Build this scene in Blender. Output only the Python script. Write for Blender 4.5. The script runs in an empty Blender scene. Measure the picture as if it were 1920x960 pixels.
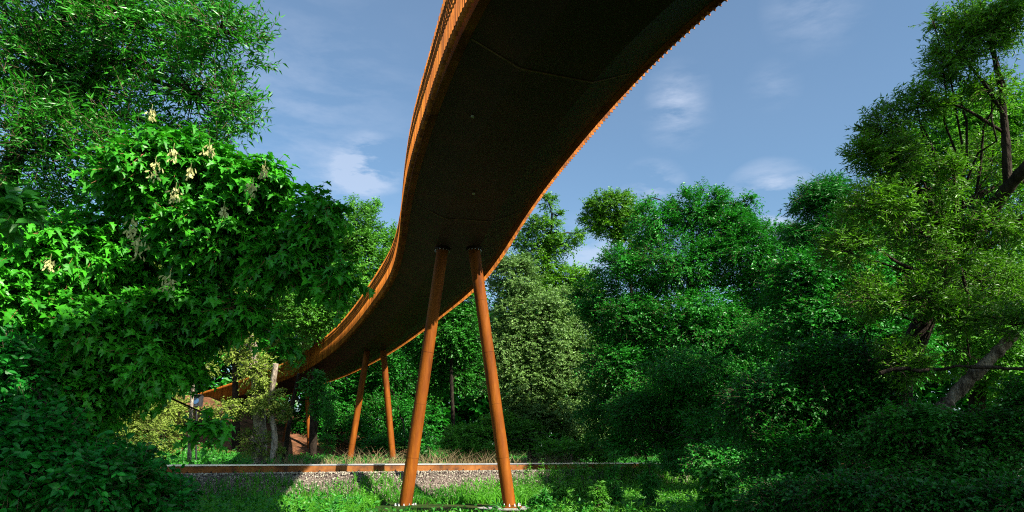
import bpy, math
import numpy as np
from mathutils import Vector

rng = np.random.default_rng(11)
sc = bpy.context.scene
COL = sc.collection

# ------------------------------------------------------------------ camera
F_PX, PITCH, CAM_Z = 1280.0, math.radians(16.5), 1.3
cam_d = bpy.data.cameras.new('camera'); cam = bpy.data.objects.new('camera', cam_d); COL.objects.link(cam)
cam_d.sensor_width = 36; cam_d.lens = 24; cam_d.clip_end = 2000; cam_d.clip_start = 0.05
cam.location = (0, 0, CAM_Z); cam.rotation_euler = (math.radians(90) + PITCH, 0, 0)
sc.camera = cam

# ------------------------------------------------------------------ light
AZ, EL = math.radians(50), math.radians(36)      # sun behind the camera, to the right
S = Vector((math.sin(AZ) * math.cos(EL), -math.cos(AZ) * math.cos(EL), math.sin(EL)))
sun_d = bpy.data.lights.new('sun', 'SUN'); sun = bpy.data.objects.new('sun', sun_d); COL.objects.link(sun)
sun_d.energy = 5.0; sun_d.angle = math.radians(0.5); sun_d.color = (1.0, 0.93, 0.80)
sun.rotation_euler = S.to_track_quat('Z', 'Y').to_euler(); sun.location = (40, -30, 40)

w = bpy.data.worlds.new('World'); sc.world = w; w.use_nodes = True
nt = w.node_tree; N = nt.nodes; Lk = nt.links
for n in list(N): N.remove(n)
out = N.new('ShaderNodeOutputWorld'); bg = N.new('ShaderNodeBackground'); bg.inputs[1].default_value = 0.066
sky = N.new('ShaderNodeTexSky'); sky.sky_type = 'NISHITA'; sky.sun_disc = False
sky.sun_elevation = EL; sky.sun_rotation = math.atan2(S.x, S.y)
sky.air_density = 1.0; sky.dust_density = 1.0; sky.ozone_density = 1.0
tc = N.new('ShaderNodeTexCoord')


def cam_dir(px, py):
    u = (px - 960) / F_PX; v = (480 - py) / F_PX
    d = Vector((u, math.cos(PITCH) - v * math.sin(PITCH), math.sin(PITCH) + v * math.cos(PITCH)))
    return d.normalized()


def mth(op, a, b=None, clamp=False):
    m = N.new('ShaderNodeMath'); m.operation = op; m.use_clamp = clamp
    for i, x in enumerate((a, b)):
        if x is None: continue
        if isinstance(x, (int, float)): m.inputs[i].default_value = x
        else: Lk.new(x, m.inputs[i])
    return m.outputs[0]


# clouds: soft patches at fixed directions of the sky, broken up by noise
mp = N.new('ShaderNodeMapping'); mp.inputs['Scale'].default_value = (0.8, 0.8, 2.6); mp.inputs['Rotation'].default_value = (0.2, 0.5, 0.1)
Lk.new(tc.outputs['Generated'], mp.inputs[0])
nz = N.new('ShaderNodeTexNoise'); nz.inputs['Scale'].default_value = 9; nz.inputs['Detail'].default_value = 9; nz.inputs['Roughness'].default_value = 0.62
nz.inputs['Distortion'].default_value = 0.1
Lk.new(mp.outputs[0], nz.inputs['Vector'])
nz2 = N.new('ShaderNodeTexNoise'); nz2.inputs['Scale'].default_value = 1.3; nz2.inputs['Detail'].default_value = 2
Lk.new(mp.outputs[0], nz2.inputs['Vector'])
total = None
for (px, py, r, amt) in [(690, 316, 0.035, 1.5), (1272, 170, 0.03, 0.5), (1268, 220, 0.035, 0.5), (1450, 400, 0.05, 1.6), (1225, 362, 0.035, 0.9),
                         (1530, 10, 0.045, 0.4), (1110, 490, 0.05, 0.9), (560, 230, 0.14, 0.3), (1450, 160, 0.025, 0.3), (650, 330, 0.035, 0.7)]:
    d = cam_dir(px, py)
    dot = N.new('ShaderNodeVectorMath'); dot.operation = 'DISTANCE'
    Lk.new(tc.outputs['Generated'], dot.inputs[0]); dot.inputs[1].default_value = d
    m = mth('SUBTRACT', 1.0, mth('DIVIDE', dot.outputs['Value'], r * 1.6), True)
    m = mth('MULTIPLY', mth('MAXIMUM', m, 0.0), amt * 1.5)
    total = m if total is None else mth('ADD', total, m)
cl = mth('MULTIPLY', total, mth('MULTIPLY', mth('SUBTRACT', nz.outputs[0], 0.43, True), 4.5), True)
veil = mth('MULTIPLY', nz2.outputs[0], 0.28, True)
cl = mth('ADD', cl, veil, True)
mix = N.new('ShaderNodeMix'); mix.data_type = 'RGBA'
tintn = N.new('ShaderNodeMix'); tintn.data_type = 'RGBA'; tintn.blend_type = 'MULTIPLY'; tintn.inputs[0].default_value = 1
Lk.new(sky.outputs[0], tintn.inputs[6]); tintn.inputs[7].default_value = (0.83, 1.05, 1.11, 1)
Lk.new(mth('MULTIPLY', cl, 0.52), mix.inputs[0]); Lk.new(tintn.outputs[2], mix.inputs[6]); mix.inputs[7].default_value = (4.6, 5.1, 6.2, 1)
Lk.new(mix.outputs[2], bg.inputs[0]); Lk.new(bg.outputs[0], out.inputs[0])

sc.view_settings.view_transform = 'Standard'; sc.view_settings.look = 'None'
sc.view_settings.exposure = 1.33; sc.view_settings.gamma = 1.0; sc.view_settings.use_curve_mapping = False
sc.cycles.use_denoising = False; sc.cycles.filter_width = 1.1
sc.cycles.max_bounces = 5; sc.cycles.diffuse_bounces = 1; sc.cycles.glossy_bounces = 2; sc.cycles.transmission_bounces = 3


def P(px, py, t):
    """world point seen at photo pixel (px, py) at forward depth t metres"""
    u = (px - 960) / F_PX; v = (480 - py) / F_PX
    return np.array([u * t, t * (math.cos(PITCH) - v * math.sin(PITCH)), CAM_Z + t * (math.sin(PITCH) + v * math.cos(PITCH))])


# ------------------------------------------------------------------ materials
def new_mat(name):
    m = bpy.data.materials.new(name); m.use_nodes = True
    nt = m.node_tree; b = nt.nodes['Principled BSDF']
    return m, nt, b


def leaf_mat(name, c1, c2, rough=0.45, trans=0.24, spec=0.4, tcol=None):
    c1 = tuple(.8 * a for a in c1); c2 = (.9 * c2[0], c2[1], .85 * c2[2]); spec *= .75
    m, nt, b = new_mat(name)
    at = nt.nodes.new('ShaderNodeAttribute'); at.attribute_name = 'tint'
    mx = nt.nodes.new('ShaderNodeMix'); mx.data_type = 'RGBA'
    nt.links.new(at.outputs['Fac'], mx.inputs[0])
    mx.inputs[6].default_value = (*c1, 1); mx.inputs[7].default_value = (*c2, 1)
    nt.links.new(mx.outputs[2], b.inputs['Base Color'])
    b.inputs['Roughness'].default_value = rough; b.inputs['Specular IOR Level'].default_value = spec
    tr = nt.nodes.new('ShaderNodeBsdfTranslucent')
    if tcol is None: tcol = (1.3, 1.5, 0.8)
    mu = nt.nodes.new('ShaderNodeMix'); mu.data_type = 'RGBA'; mu.blend_type = 'MULTIPLY'; mu.inputs[0].default_value = 1
    nt.links.new(mx.outputs[2], mu.inputs[6]); mu.inputs[7].default_value = (*tcol, 1)
    nt.links.new(mu.outputs[2], tr.inputs[0])
    ms = nt.nodes.new('ShaderNodeMixShader'); ms.inputs[0].default_value = trans
    nt.links.new(b.outputs[0], ms.inputs[1]); nt.links.new(tr.outputs[0], ms.inputs[2])
    nt.links.new(ms.outputs[0], nt.nodes['Material Output'].inputs[0])
    return m


def noise_mat(name, cols, scale, rough=0.85, bump=0.3, stretch=(1, 1, 1), detail=8, lo=0.35, hi=0.65, metal=0, spec=0.3, coord='Object', bscale=None):
    m, nt, b = new_mat(name)
    tcn = nt.nodes.new('ShaderNodeTexCoord'); mpn = nt.nodes.new('ShaderNodeMapping'); mpn.inputs['Scale'].default_value = stretch
    nt.links.new(tcn.outputs[coord], mpn.inputs[0])
    n = nt.nodes.new('ShaderNodeTexNoise'); n.inputs['Scale'].default_value = scale; n.inputs['Detail'].default_value = detail; n.inputs['Roughness'].default_value = 0.65
    nt.links.new(mpn.outputs[0], n.inputs['Vector'])
    r = nt.nodes.new('ShaderNodeValToRGB'); nt.links.new(n.outputs[0], r.inputs[0])
    el = r.color_ramp.elements
    while len(el) < len(cols): el.new(0.5)
    for i, c in enumerate(cols):
        el[i].position = lo + (hi - lo) * i / (len(cols) - 1); el[i].color = (*c, 1)
    nt.links.new(r.outputs[0], b.inputs['Base Color'])
    b.inputs['Roughness'].default_value = rough; b.inputs['Metallic'].default_value = metal; b.inputs['Specular IOR Level'].default_value = spec
    if bump:
        n2 = nt.nodes.new('ShaderNodeTexNoise'); n2.inputs['Scale'].default_value = bscale or scale * 3; n2.inputs['Detail'].default_value = 6
        nt.links.new(mpn.outputs[0], n2.inputs['Vector'])
        bp = nt.nodes.new('ShaderNodeBump'); bp.inputs['Strength'].default_value = bump; bp.inputs['Distance'].default_value = 0.05
        nt.links.new(n2.outputs[0], bp.inputs['Height']); nt.links.new(bp.outputs[0], b.inputs['Normal'])
    return m


M = {}
M['corten'] = noise_mat('weathered_steel', [(0.045, 0.012, 0.003), (0.15, 0.038, 0.003), (0.21, 0.058, 0.004), (0.32, 0.10, 0.007)], 3.2, 0.7, 0.15, (1, 1, 0.18), spec=0.12, bscale=30, detail=12, lo=.3, hi=.72)
M['corten_fin'] = noise_mat('weathered_steel_fin', [(0.22, 0.058, 0.004), (0.36, 0.105, 0.006), (0.46, 0.15, 0.010)], 2.5, 0.65, 0.1, (1, 1, 0.25), spec=0.12, bscale=30)
nt_ = M['corten_fin'].node_tree; b_ = nt_.nodes['Principled BSDF']; src_ = b_.inputs['Base Color'].links[0].from_socket
at_ = nt_.nodes.new('ShaderNodeAttribute'); at_.attribute_name = 'tint'; mr_ = nt_.nodes.new('ShaderNodeMapRange'); mr_.inputs[3].default_value = .45; mr_.inputs[4].default_value = 1.15
mm_ = nt_.nodes.new('ShaderNodeMix'); mm_.data_type = 'RGBA'; mm_.blend_type = 'MULTIPLY'; mm_.inputs[0].default_value = 1
nt_.links.new(at_.outputs['Fac'], mr_.inputs[0]); nt_.links.new(src_, mm_.inputs[6]); nt_.links.new(mr_.outputs[0], mm_.inputs[7]); nt_.links.new(mm_.outputs[2], b_.inputs['Base Color'])
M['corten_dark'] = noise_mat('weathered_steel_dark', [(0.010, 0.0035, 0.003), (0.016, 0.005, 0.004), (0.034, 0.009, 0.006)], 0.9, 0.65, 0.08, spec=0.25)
M['corten_beam'] = noise_mat('weathered_steel_beam', [(0.07, 0.016, 0.003), (0.14, 0.036, 0.004), (0.2, 0.06, 0.006)], 1.6, 0.7, 0.12, (1, 1, 0.35), spec=0.12)
M['seam'] = noise_mat('weld_seam', [(0.05, 0.025, 0.012), (0.11, 0.055, 0.03)], 4, 0.6, 0.1)
M['bolt'] = noise_mat('galvanised_steel', [(0.35, 0.35, 0.34), (0.6, 0.6, 0.58)], 12, 0.45, 0, metal=0.6)
M['concrete'] = noise_mat('concrete', [(0.22, 0.21, 0.19), (0.42, 0.40, 0.37)], 5, 0.9, 0.3)
M['rail_rust'] = noise_mat('rail_rust', [(0.05, 0.02, 0.006), (0.17, 0.055, 0.008), (0.27, 0.10, 0.018)], 2.0, 0.75, 0.1, (1, 1, 1))
M['rail_head'] = noise_mat('rail_head_steel', [(0.42, 0.42, 0.44), (0.62, 0.62, 0.64)], 3, 0.32, 0, metal=0.7)
M['sleeper'] = noise_mat('sleeper_concrete', [(0.15, 0.12, 0.10), (0.30, 0.25, 0.2)], 6, 0.9, 0.3)
M['stone'] = leaf_mat('ballast_stone', (0.09, 0.065, 0.06), (0.52, 0.42, 0.38), 0.85, 0.0, 0.2)
M['bark'] = noise_mat('bark', [(0.012, 0.009, 0.007), (0.03, 0.022, 0.016), (0.06, 0.046, 0.034)], 9, 0.9, 0.9, (1, 1, 0.25), spec=0.1)
M['bark_grey'] = noise_mat('bark_grey', [(0.05, 0.036, 0.026), (0.13, 0.10, 0.075), (0.26, 0.21, 0.165)], 8, 0.9, 0.9, (1, 1, 0.25), spec=0.1)
M['bark_pale'] = noise_mat('bark_pale', [(0.07, 0.05, 0.035), (0.30, 0.24, 0.18), (0.50, 0.42, 0.34)], 8, 0.9, 0.9, (1, 1, 0.25), spec=0.1)
M['bark_fallen'] = noise_mat('bark_fallen', [(0.03, 0.02, 0.014), (0.16, 0.12, 0.085), (0.34, 0.27, 0.2)], 11, 0.9, 1.0, (1, 1, 0.3), spec=0.1)
M['twig'] = noise_mat('twig', [(0.06, 0.04, 0.025), (0.16, 0.11, 0.07)], 9, 0.8, 0, spec=0.1)
M['twig_red'] = noise_mat('twig_red', [(0.16, 0.05, 0.03), (0.28, 0.10, 0.06)], 9, 0.7, 0, spec=0.2)
M['ground'] = noise_mat('ground_soil', [(0.012, 0.028, 0.008), (0.03, 0.06, 0.012), (0.06, 0.045, 0.022)], 1.3, 0.95, 0.6, spec=0.05)
M['red_soil'] = noise_mat('red_soil', [(0.04, 0.035, 0.015), (0.14, 0.06, 0.03), (0.24, 0.11, 0.06)], 1.2, 0.95, 1.0, spec=0.05, bscale=5)
M['gravel'] = noise_mat('gravel', [(0.05, 0.04, 0.035), (0.16, 0.12, 0.10), (0.25, 0.2, 0.17)], 14, 0.95, 1.0, spec=0.05)
M['dry'] = leaf_mat('dry_reed', (0.10, 0.06, 0.035), (0.36, 0.26, 0.16), 0.8, 0.2, 0.1, (1, 1, 1))
M['seed'] = leaf_mat('seed_wing', (0.36, 0.33, 0.10), (0.66, 0.60, 0.30), 0.6, 0.3, 0.3, (1, 1, .9))
M['metal_dark'] = noise_mat('painted_dark_metal', [(0.02, 0.02, 0.022), (0.05, 0.05, 0.055)], 10, 0.5, 0)
M['lens'] = noise_mat('blue_glass', [(0.02, 0.06, 0.14), (0.05, 0.12, 0.25)], 10, 0.1, 0, spec=0.8)


def LM(name, g, y=0.0, v=1.0, **k):
    """leaf material around green g, towards yellow y, brightness v"""
    c1 = (0.005 + 0.010 * y, 0.085, 0.008); c2 = (0.020 + 0.16 * y, 0.26 + 0.05 * y, 0.020 + 0.010 * y)
    c1 = tuple(v * a * b for a, b in zip(c1, g)); c2 = tuple(v * a * b for a, b in zip(c2, g))
    return leaf_mat(name, c1, c2, **k)


M['l_lance'] = LM('leaf_lanceolate', (1, 1.1, .7), 0.2, 1.15, rough=0.38, spec=0.5)
M['l_maple'] = LM('leaf_sycamore', (.9, 1.05, .6), 0.25, 1.5, rough=0.42, spec=0.4)
M['l_round'] = LM('leaf_round', (.8, .95, 1.0), 0.0, 0.9, rough=0.45)
M['l_horn'] = LM('leaf_hornbeam', (.9, 1.1, 1.1), 0.13, 1.15, rough=0.42, spec=0.5)
M['l_willow'] = leaf_mat('leaf_willow', (0.03, 0.11, 0.02), (0.24, 0.38, 0.11), 0.45, 0.25, 0.4)
M['l_dark'] = LM('leaf_deep', (.8, .95, .7), 0.08, 0.95)
M['l_mid'] = LM('leaf_mid', (1, 1, 1), 0.2, 1.1)
M['l_yellow'] = leaf_mat('leaf_yellow_green', (0.06, 0.14, 0.012), (0.36, 0.42, 0.08), 0.5, 0.35, 0.3)
M['l_olive'] = leaf_mat('leaf_olive', (0.02, 0.10, 0.006), (0.17, 0.40, 0.02), 0.42, 0.3, 0.45)
M['l_light'] = leaf_mat('leaf_light', (0.03, 0.14, 0.012), (0.14, 0.40, 0.03), 0.45, 0.3, 0.4)
M['l_grass'] = leaf_mat('grass_blade', (0.015, 0.16, 0.010), (0.14, 0.42, 0.025), 0.5, 0.35, 0.3)


# ------------------------------------------------------------------ mesh helpers
class MB:
    """collects polygons in numpy blocks; build() links them as ONE mesh object"""
    def __init__(s): s.v = []; s.f = []; s.m = []; s.t = []; s.sm = []; s.n = 0

    def add(s, verts, faces, mat=0, tint=None, smooth=False):
        verts = np.asarray(verts, float).reshape(-1, 3)
        faces = np.asarray(faces, np.int64)
        s.v.append(verts); s.f.append(faces + s.n); nf = len(faces)
        s.m.append(np.full(nf, mat, np.int32)); s.sm.append(np.full(nf, smooth))
        s.t.append(np.full(nf, 0.5) if tint is None else np.asarray(tint, float)); s.n += len(verts)

    def box(s, c, size, mat=0, ax=None, tint=None):
        """box with centre c, full size, axes ax (3x3 rows)"""
        h = np.array(size) / 2.0
        k = np.array([[x, y, z] for z in (-1, 1) for y in (-1, 1) for x in (-1, 1)], float) * h
        if ax is not None: k = k @ np.asarray(ax)
        s.add(k + np.asarray(c), [[0, 2, 3, 1], [4, 5, 7, 6], [0, 1, 5, 4], [2, 6, 7, 3], [0, 4, 6, 2], [1, 3, 7, 5]], mat, tint)

    def build(s, name, mats, parent=None):
        me = bpy.data.meshes.new(name)
        if s.v:
            V = np.concatenate(s.v); nl = []; 
            loops = np.concatenate([f.ravel() for f in s.f]); tot = np.concatenate([np.full(len(f), f.shape[1]) for f in s.f])
            start = np.concatenate([[0], np.cumsum(tot)[:-1]])
            me.vertices.add(len(V)); me.vertices.foreach_set('co', V.ravel().astype(np.float32))
            me.loops.add(len(loops)); me.loops.foreach_set('vertex_index', loops.astype(np.int32))
            me.polygons.add(len(tot)); me.polygons.foreach_set('loop_start', start.astype(np.int32)); me.polygons.foreach_set('loop_total', tot.astype(np.int32))
            me.polygons.foreach_set('material_index', np.concatenate(s.m)); me.polygons.foreach_set('use_smooth', np.concatenate(s.sm))
            at = me.attributes.new('tint', 'FLOAT', 'FACE'); at.data.foreach_set('value', np.concatenate(s.t).astype(np.float32))
        for m in (mats if isinstance(mats, (list, tuple)) else [mats]): me.materials.append(m)
        me.update(calc_edges=True); me.validate()
        o = bpy.data.objects.new(name, me); COL.objects.link(o)
        if parent is not None: o.parent = parent; o.matrix_parent_inverse = parent.matrix_basis.inverted()
        return o


def unit(a):
    a = np.asarray(a, float); return a / np.maximum(np.linalg.norm(a, axis=-1, keepdims=True), 1e-9)


def tube(mb, pts, rad, sides=8, mat=0, cap=True):
    pts = np.asarray(pts, float); n = len(pts); rad = np.broadcast_to(np.asarray(rad, float), (n,))
    T = unit(np.gradient(pts, axis=0)); up = np.array([0.31, 0.2, 0.93])
    A = unit(np.cross(T, up)); B = np.cross(T, A)
    a = np.linspace(0, 2 * np.pi, sides, endpoint=False)
    V = pts[:, None, :] + rad[:, None, None] * (np.cos(a)[None, :, None] * A[:, None, :] + np.sin(a)[None, :, None] * B[:, None, :])
    i = np.arange(n - 1)[:, None] * sides; j = np.arange(sides)[None, :]; j2 = (j + 1) % sides
    Fq = np.stack([i + j, i + j2, i + sides + j2, i + sides + j], -1).reshape(-1, 4)
    mb.add(V.reshape(-1, 3), Fq, mat, smooth=True)
    if cap:
        for k, fl in ((0, False), (n - 1, True)):
            c = V[k]; fan = [[x, (x + 1) % sides, sides] for x in range(sides)]
            mb.add(np.vstack([c, pts[k]]), [f if fl else f[::-1] for f in fan], mat)


def sticks(mb, A, B, ra, rb, mat=1):
    """many straight tapered 3-sided twigs"""
    A = np.asarray(A); B = np.asarray(B); n = len(A)
    if n == 0: return
    T = unit(B - A); U = unit(np.cross(T, np.array([0.3, 0.5, 0.81]))); W = np.cross(T, U)
    a = np.array([0, 2.094, 4.189]); ring = np.cos(a)[None, :, None] * U[:, None] + np.sin(a)[None, :, None] * W[:, None]
    ra = np.broadcast_to(ra, (n,)); rb = np.broadcast_to(rb, (n,))
    V = np.concatenate([A[:, None] + ring * ra[:, None, None], B[:, None] + ring * rb[:, None, None]], 1)
    b = (np.arange(n) * 6)[:, None, None]
    Fq = (np.array([[0, 1, 4, 3], [1, 2, 5, 4], [2, 0, 3, 5]])[None] + b).reshape(-1, 4)
    mb.add(V.reshape(-1, 3), Fq, mat)


def sym(half, fold):
    """leaf from half outline [(x, y)...] base..tip, fan about the midrib"""
    h = np.array(half, float); xm = (h[:, 0].min() + h[:, 0].max()) * 0.38
    return h, xm


def make_leaf(half, fold=0.12, droop=0.18, mid=0.38):
    h = [tuple(p) for p in half]                      # first on the axis (base), last on the axis (tip)
    z = lambda x, y: fold * abs(y) - droop * x * x
    V = [(x, y, z(x, y)) for x, y in h] + [(x, -y, z(x, y)) for x, y in h[1:-1][::-1]]
    V.append((mid, 0, z(mid, 0))); n = len(V) - 1
    Fc = [(i, (i + 1) % n, n) for i in range(n)]
    return np.array(V), np.array(Fc)[:, ::-1]


LEAF = {
    'lance': make_leaf([(0, 0), (.35, .13), (1, 0)], 0.5, 0.22, 0.4),
    'narrow': make_leaf([(0, 0), (.4, .085), (1, 0)], 0.5, 0.25, 0.4),
    'oval': make_leaf([(0, 0), (.25, .27), (.62, .27), (1, 0)], 0.35, 0.2, 0.42),
    'dot': (np.array([(0, 0, 0), (.45, .3, .07), (1, 0, -.1), (.45, -.3, .07)], float), np.array([(0, 2, 1), (0, 3, 2)])),
    'maple': make_leaf([(0, 0), (-.10, .20), (.02, .30), (.0, .50), (.20, .40), (.30, .27), (.50, .56), (.58, .40), (.56, .20), (.76, .18), (1, 0)], 0.38, 0.5, 0.22),
}


def put_leaves(mb, kind, O, X, Nn, size, tint, mat=0):
    """leaf i at O[i], pointing along X[i], face normal near Nn[i]"""
    V, Fc = LEAF[kind]; n = len(O)
    X = unit(X); Y = unit(np.cross(Nn, X)); Z = np.cross(X, Y)
    W = O[:, None] + size[:, None, None] * (V[None, :, 0:1] * X[:, None] + V[None, :, 1:2] * Y[:, None] + V[None, :, 2:3] * Z[:, None])
    Fa = (Fc[None] + (np.arange(n) * len(V))[:, None, None]).reshape(-1, 3)
    mb.add(W.reshape(-1, 3), Fa, mat, np.repeat(tint, len(Fc)))


def rnd(n): return unit(rng.normal(size=(n, 3)))


def sprays(mb, O, D, L, k, kind, size, droop=0.25, flat=0.6, spread=1.0, tint=None, twig=1, twr=0.004, mat=0):
    """twigs at O along D carrying k leaves each"""
    n = len(O); D = unit(D)
    Ls = L * rng.uniform(0.6, 1.3, n); bend = np.array([0, 0, -droop])
    E = O + D * Ls[:, None] + bend * Ls[:, None]
    if twig is not None: sticks(mb, O, E, twr, twr * 0.4, twig)
    s = (np.arange(k) + 0.6) / k
    s = np.clip(s[None, :] + rng.normal(0, 0.08, (n, k)), 0.02, 1.02)
    Q = O[:, None] + (E - O)[:, None] * s[..., None]
    side = np.cross(D, np.array([0.02, 0.03, 1.0])); side = unit(side)
    sg = np.where(np.arange(k) % 2 == 0, 1.0, -1.0)[None, :, None] * side[:, None]
    X = D[:, None] * 0.6 + sg * spread * 0.8 + rng.normal(0, 0.35, (n, k, 3)) + np.array([0, 0, -droop])
    Nn = np.array([0, 0, 1.0]) * flat + rng.normal(0, 0.62, (n, k, 3)) * (1.5 - flat) + np.array([S.x, S.y, S.z]) * 0.6
    Q = Q.reshape(-1, 3); X = X.reshape(-1, 3); Nn = Nn.reshape(-1, 3)
    sz = size * rng.uniform(0.6, 1.15, n * k)
    bt = rng.uniform(0, 1, n) if tint is None else tint
    tt = np.clip(np.repeat(bt, k) * 0.6 + rng.uniform(0, 0.4, n * k), 0, 1)
    put_leaves(mb, kind, Q, X, Nn, sz, tt, mat)


def curve(a, b, n=5, sag=0.0, wob=0.06):
    a = np.asarray(a, float); b = np.asarray(b, float); s = np.linspace(0, 1, n)[:, None]
    L = np.linalg.norm(b - a); p = a + (b - a) * s
    p += np.sin(np.pi * s) * np.array([0, 0, sag * L]); p[1:-1] += rng.normal(0, wob * L, (n - 2, 3)) * 0.5
    return p


def thing(name, label, cat, loc=(0, 0, 0), group=None):
    o = bpy.data.objects.new(name, None); COL.objects.link(o); o.location = loc; o.empty_display_size = 0.2
    o['label'] = label; o['category'] = cat
    if group: o['group'] = group
    bpy.context.view_layer.update()
    return o


def tag(o, label=None, cat=None, group=None, kind=None):
    if label: o['label'] = label
    if cat: o['category'] = cat
    if group: o['group'] = group
    if kind: o['kind'] = kind
    return o


# ------------------------------------------------------------------ terrain
RP = np.array([-3.83, 23.3]); RD = unit(np.array([0.85, 0.527])); RN = np.array([-RD[1], RD[0]])   # near rail line
RAIL_TOP = 1.12


def gz(x, y):
    x = np.asarray(x, float); y = np.asarray(y, float)
    n = (x - RP[0]) * RN[0] + (y - RP[1]) * RN[1]
    z = np.interp(n, [-60, -2.35, -1.55, -0.95, 2.6, 3.4, 5.2, 16, 30, 60], [0.0, 0.02, 0.28, 0.865, 0.865, 0.62, 0.75, 0.85, 1.2, 3.0])
    z += 0.06 * np.sin(x * 1.3 + y * .4) * np.sin(y * .9) * ((n < -2.5) | (n > 4))
    q = np.clip((-x - 16) / 16, 0, 1) * np.clip((y - 30) / 14, 0, 1)          # red bank at the far left under the bridge end
    z += 3.0 * q * q * (3 - 2 * q)
    q = np.clip((-x - 11.5) / 6, 0, 1) * np.clip((y - 52) / 8, 0, 1); z += 1.6 * q
    r = np.clip((x - 3.5) / 6, 0, 1) * np.clip((y - 4) / 6, 0, 1) * np.clip((-2.5 - n) / 4, 0, 1); z += 0.5 * r
    return z


def grid(x0, x1, y0, y1, nx, ny):
    gx = np.linspace(x0, x1, nx); gy = np.linspace(y0, y1, ny); X, Y = np.meshgrid(gx, gy)
    i = np.arange(nx - 1)[None] + (np.arange(ny - 1) * nx)[:, None]
    Fq = np.stack([i, i + 1, i + nx + 1, i + nx], -1).reshape(-1, 4)
    return X.ravel(), Y.ravel(), Fq


g = MB()
# fine middle, coarse outskirts, one continuous sheet
ax_ = np.concatenate([np.linspace(-900, -70, 12), np.linspace(-64, 60, 240), np.linspace(68, 900, 12)])
ay_ = np.concatenate([np.linspace(-600, -40, 8), np.linspace(-34, 95, 250), np.linspace(105, 1200, 14)])
X, Y = np.meshgrid(ax_, ay_); nx, ny = len(ax_), len(ay_)
i = np.arange(nx - 1)[None] + (np.arange(ny - 1) * nx)[:, None]
Fq = np.stack([i, i + 1, i + nx + 1, i + nx], -1).reshape(-1, 4)
V = np.stack([X.ravel(), Y.ravel(), gz(X.ravel(), Y.ravel())], -1)
cc = V[Fq].mean(1); red = (cc[:, 0] < -9) & (cc[:, 1] > 33 + rng.normal(0, .6, len(cc))) & (cc[:, 0] > -45) & (cc[:, 1] < 75)
nn_ = (cc[:, :2] - RP) @ RN; bal = (nn_ > -1.7) & (nn_ < 3.1)
g.add(V, Fq[~red & ~bal], 0, smooth=True); g.add(V, Fq[bal & ~red], 2, smooth=True); red = red & ~bal; g.add(V, Fq[red], 1, smooth=True)
tag(g.build('ground', [M['ground'], M['red_soil'], M['gravel']]), kind='structure')

# ballast bed as loose stones
nst = 26000
s_ = rng.uniform(-14, 13, nst); n_ = np.where(rng.uniform(size=nst) < 0.72, rng.uniform(-2.0, -0.45, nst), rng.uniform(-0.45, 3.4, nst))
xy = RP + s_[:, None] * RD + n_[:, None] * RN
c = np.stack([xy[:, 0], xy[:, 1], gz(xy[:, 0], xy[:, 1]) + rng.uniform(0.0, 0.03, nst)], -1)
octv = np.array([(1, 0, 0), (-1, 0, 0), (0, 1, 0), (0, -1, 0), (0, 0, .8), (0, 0, -.8)], float)
octf = np.array([(0, 2, 4), (2, 1, 4), (1, 3, 4), (3, 0, 4), (2, 0, 5), (1, 2, 5), (3, 1, 5), (0, 3, 5)])
Vs = c[:, None] + (octv[None] * rng.uniform(0.5, 1.2, (nst, 6, 3)) @ np.linalg.qr(rng.normal(size=(nst, 3, 3)))[0]) * rng.uniform(0.018, 0.038, nst)[:, None, None]
b = MB(); b.add(Vs.reshape(-1, 3), (octf[None] + (np.arange(nst) * 6)[:, None, None]).reshape(-1, 3), 0, np.repeat(rng.uniform(0, 1, nst), 8))
tag(b.build('ballast', M['stone']), 'pinkish grey crushed stone ballast under the railway track', 'ballast', kind='stuff')

# track: two rails with fastenings, concrete sleepers
trk = thing('railway_track', 'single railway track with rusty orange rails and shiny heads crossing behind the front bridge legs', 'railway track', (RP[0], RP[1], 0.8))
RH = .235
prof = np.array([(-.07, 0), (.07, 0), (.07, .012), (.012, .035), (.012, .165), (.036, .18), (.036, .21), (-.036, .21), (-.036, .18), (-.012, .165), (-.012, .035), (-.07, .012)])
for off in (0.0, 1.5):
    mb = MB(); V = []; ss = np.linspace(-34, 34, 35)
    for s in ss:
        cxy = RP + RD * s + RN * off
        V += [(cxy[0] + RN[0] * a, cxy[1] + RN[1] * a, RAIL_TOP - RH + h * (RH / .21)) for a, h in prof]
    V = np.array(V); k = len(prof)
    for j in range(k):
        j2 = (j + 1) % k; ii = np.arange(len(ss) - 1) * k
        fq = np.stack([ii + j, ii + k + j, ii + k + j2, ii + j2], -1)
        mb.add(V if False else V, fq, 1 if j in (6, 7) else 0)
    mb.build('rail', [M['rail_rust'], M['rail_head']], trk)
for kx, s in enumerate(np.arange(-31, 31, 0.62)):
    if not (-16 < s < 18): continue
    c0 = RP + RD * s + RN * 0.75; A3 = np.array([[RD[0], RD[1], 0], [RN[0], RN[1], 0], [0, 0, 1]])
    mb = MB(); mb.box((c0[0], c0[1], RAIL_TOP - RH - .105), (.24, 2.5, .2), 0, A3); mb.build('sleeper', M['sleeper'], trk)
mb = MB()
for s in np.arange(-31, 31, 0.62):
    for off in (0, 1.5):
        for sd in (-1, 1):
            c0 = RP + RD * s + RN * (off + sd * .085)
            mb.box((c0[0], c0[1], RAIL_TOP - RH + .02), (.06, .05, .03), 0, A3)
            mb.box((c0[0] + RN[0] * sd * .02, c0[1] + RN[1] * sd * .02, RAIL_TOP - RH + .05), (.025, .03, .03), 0, A3)
tag(mb.build('rail_clip', M['corten_dark'], trk), kind='stuff')

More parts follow.
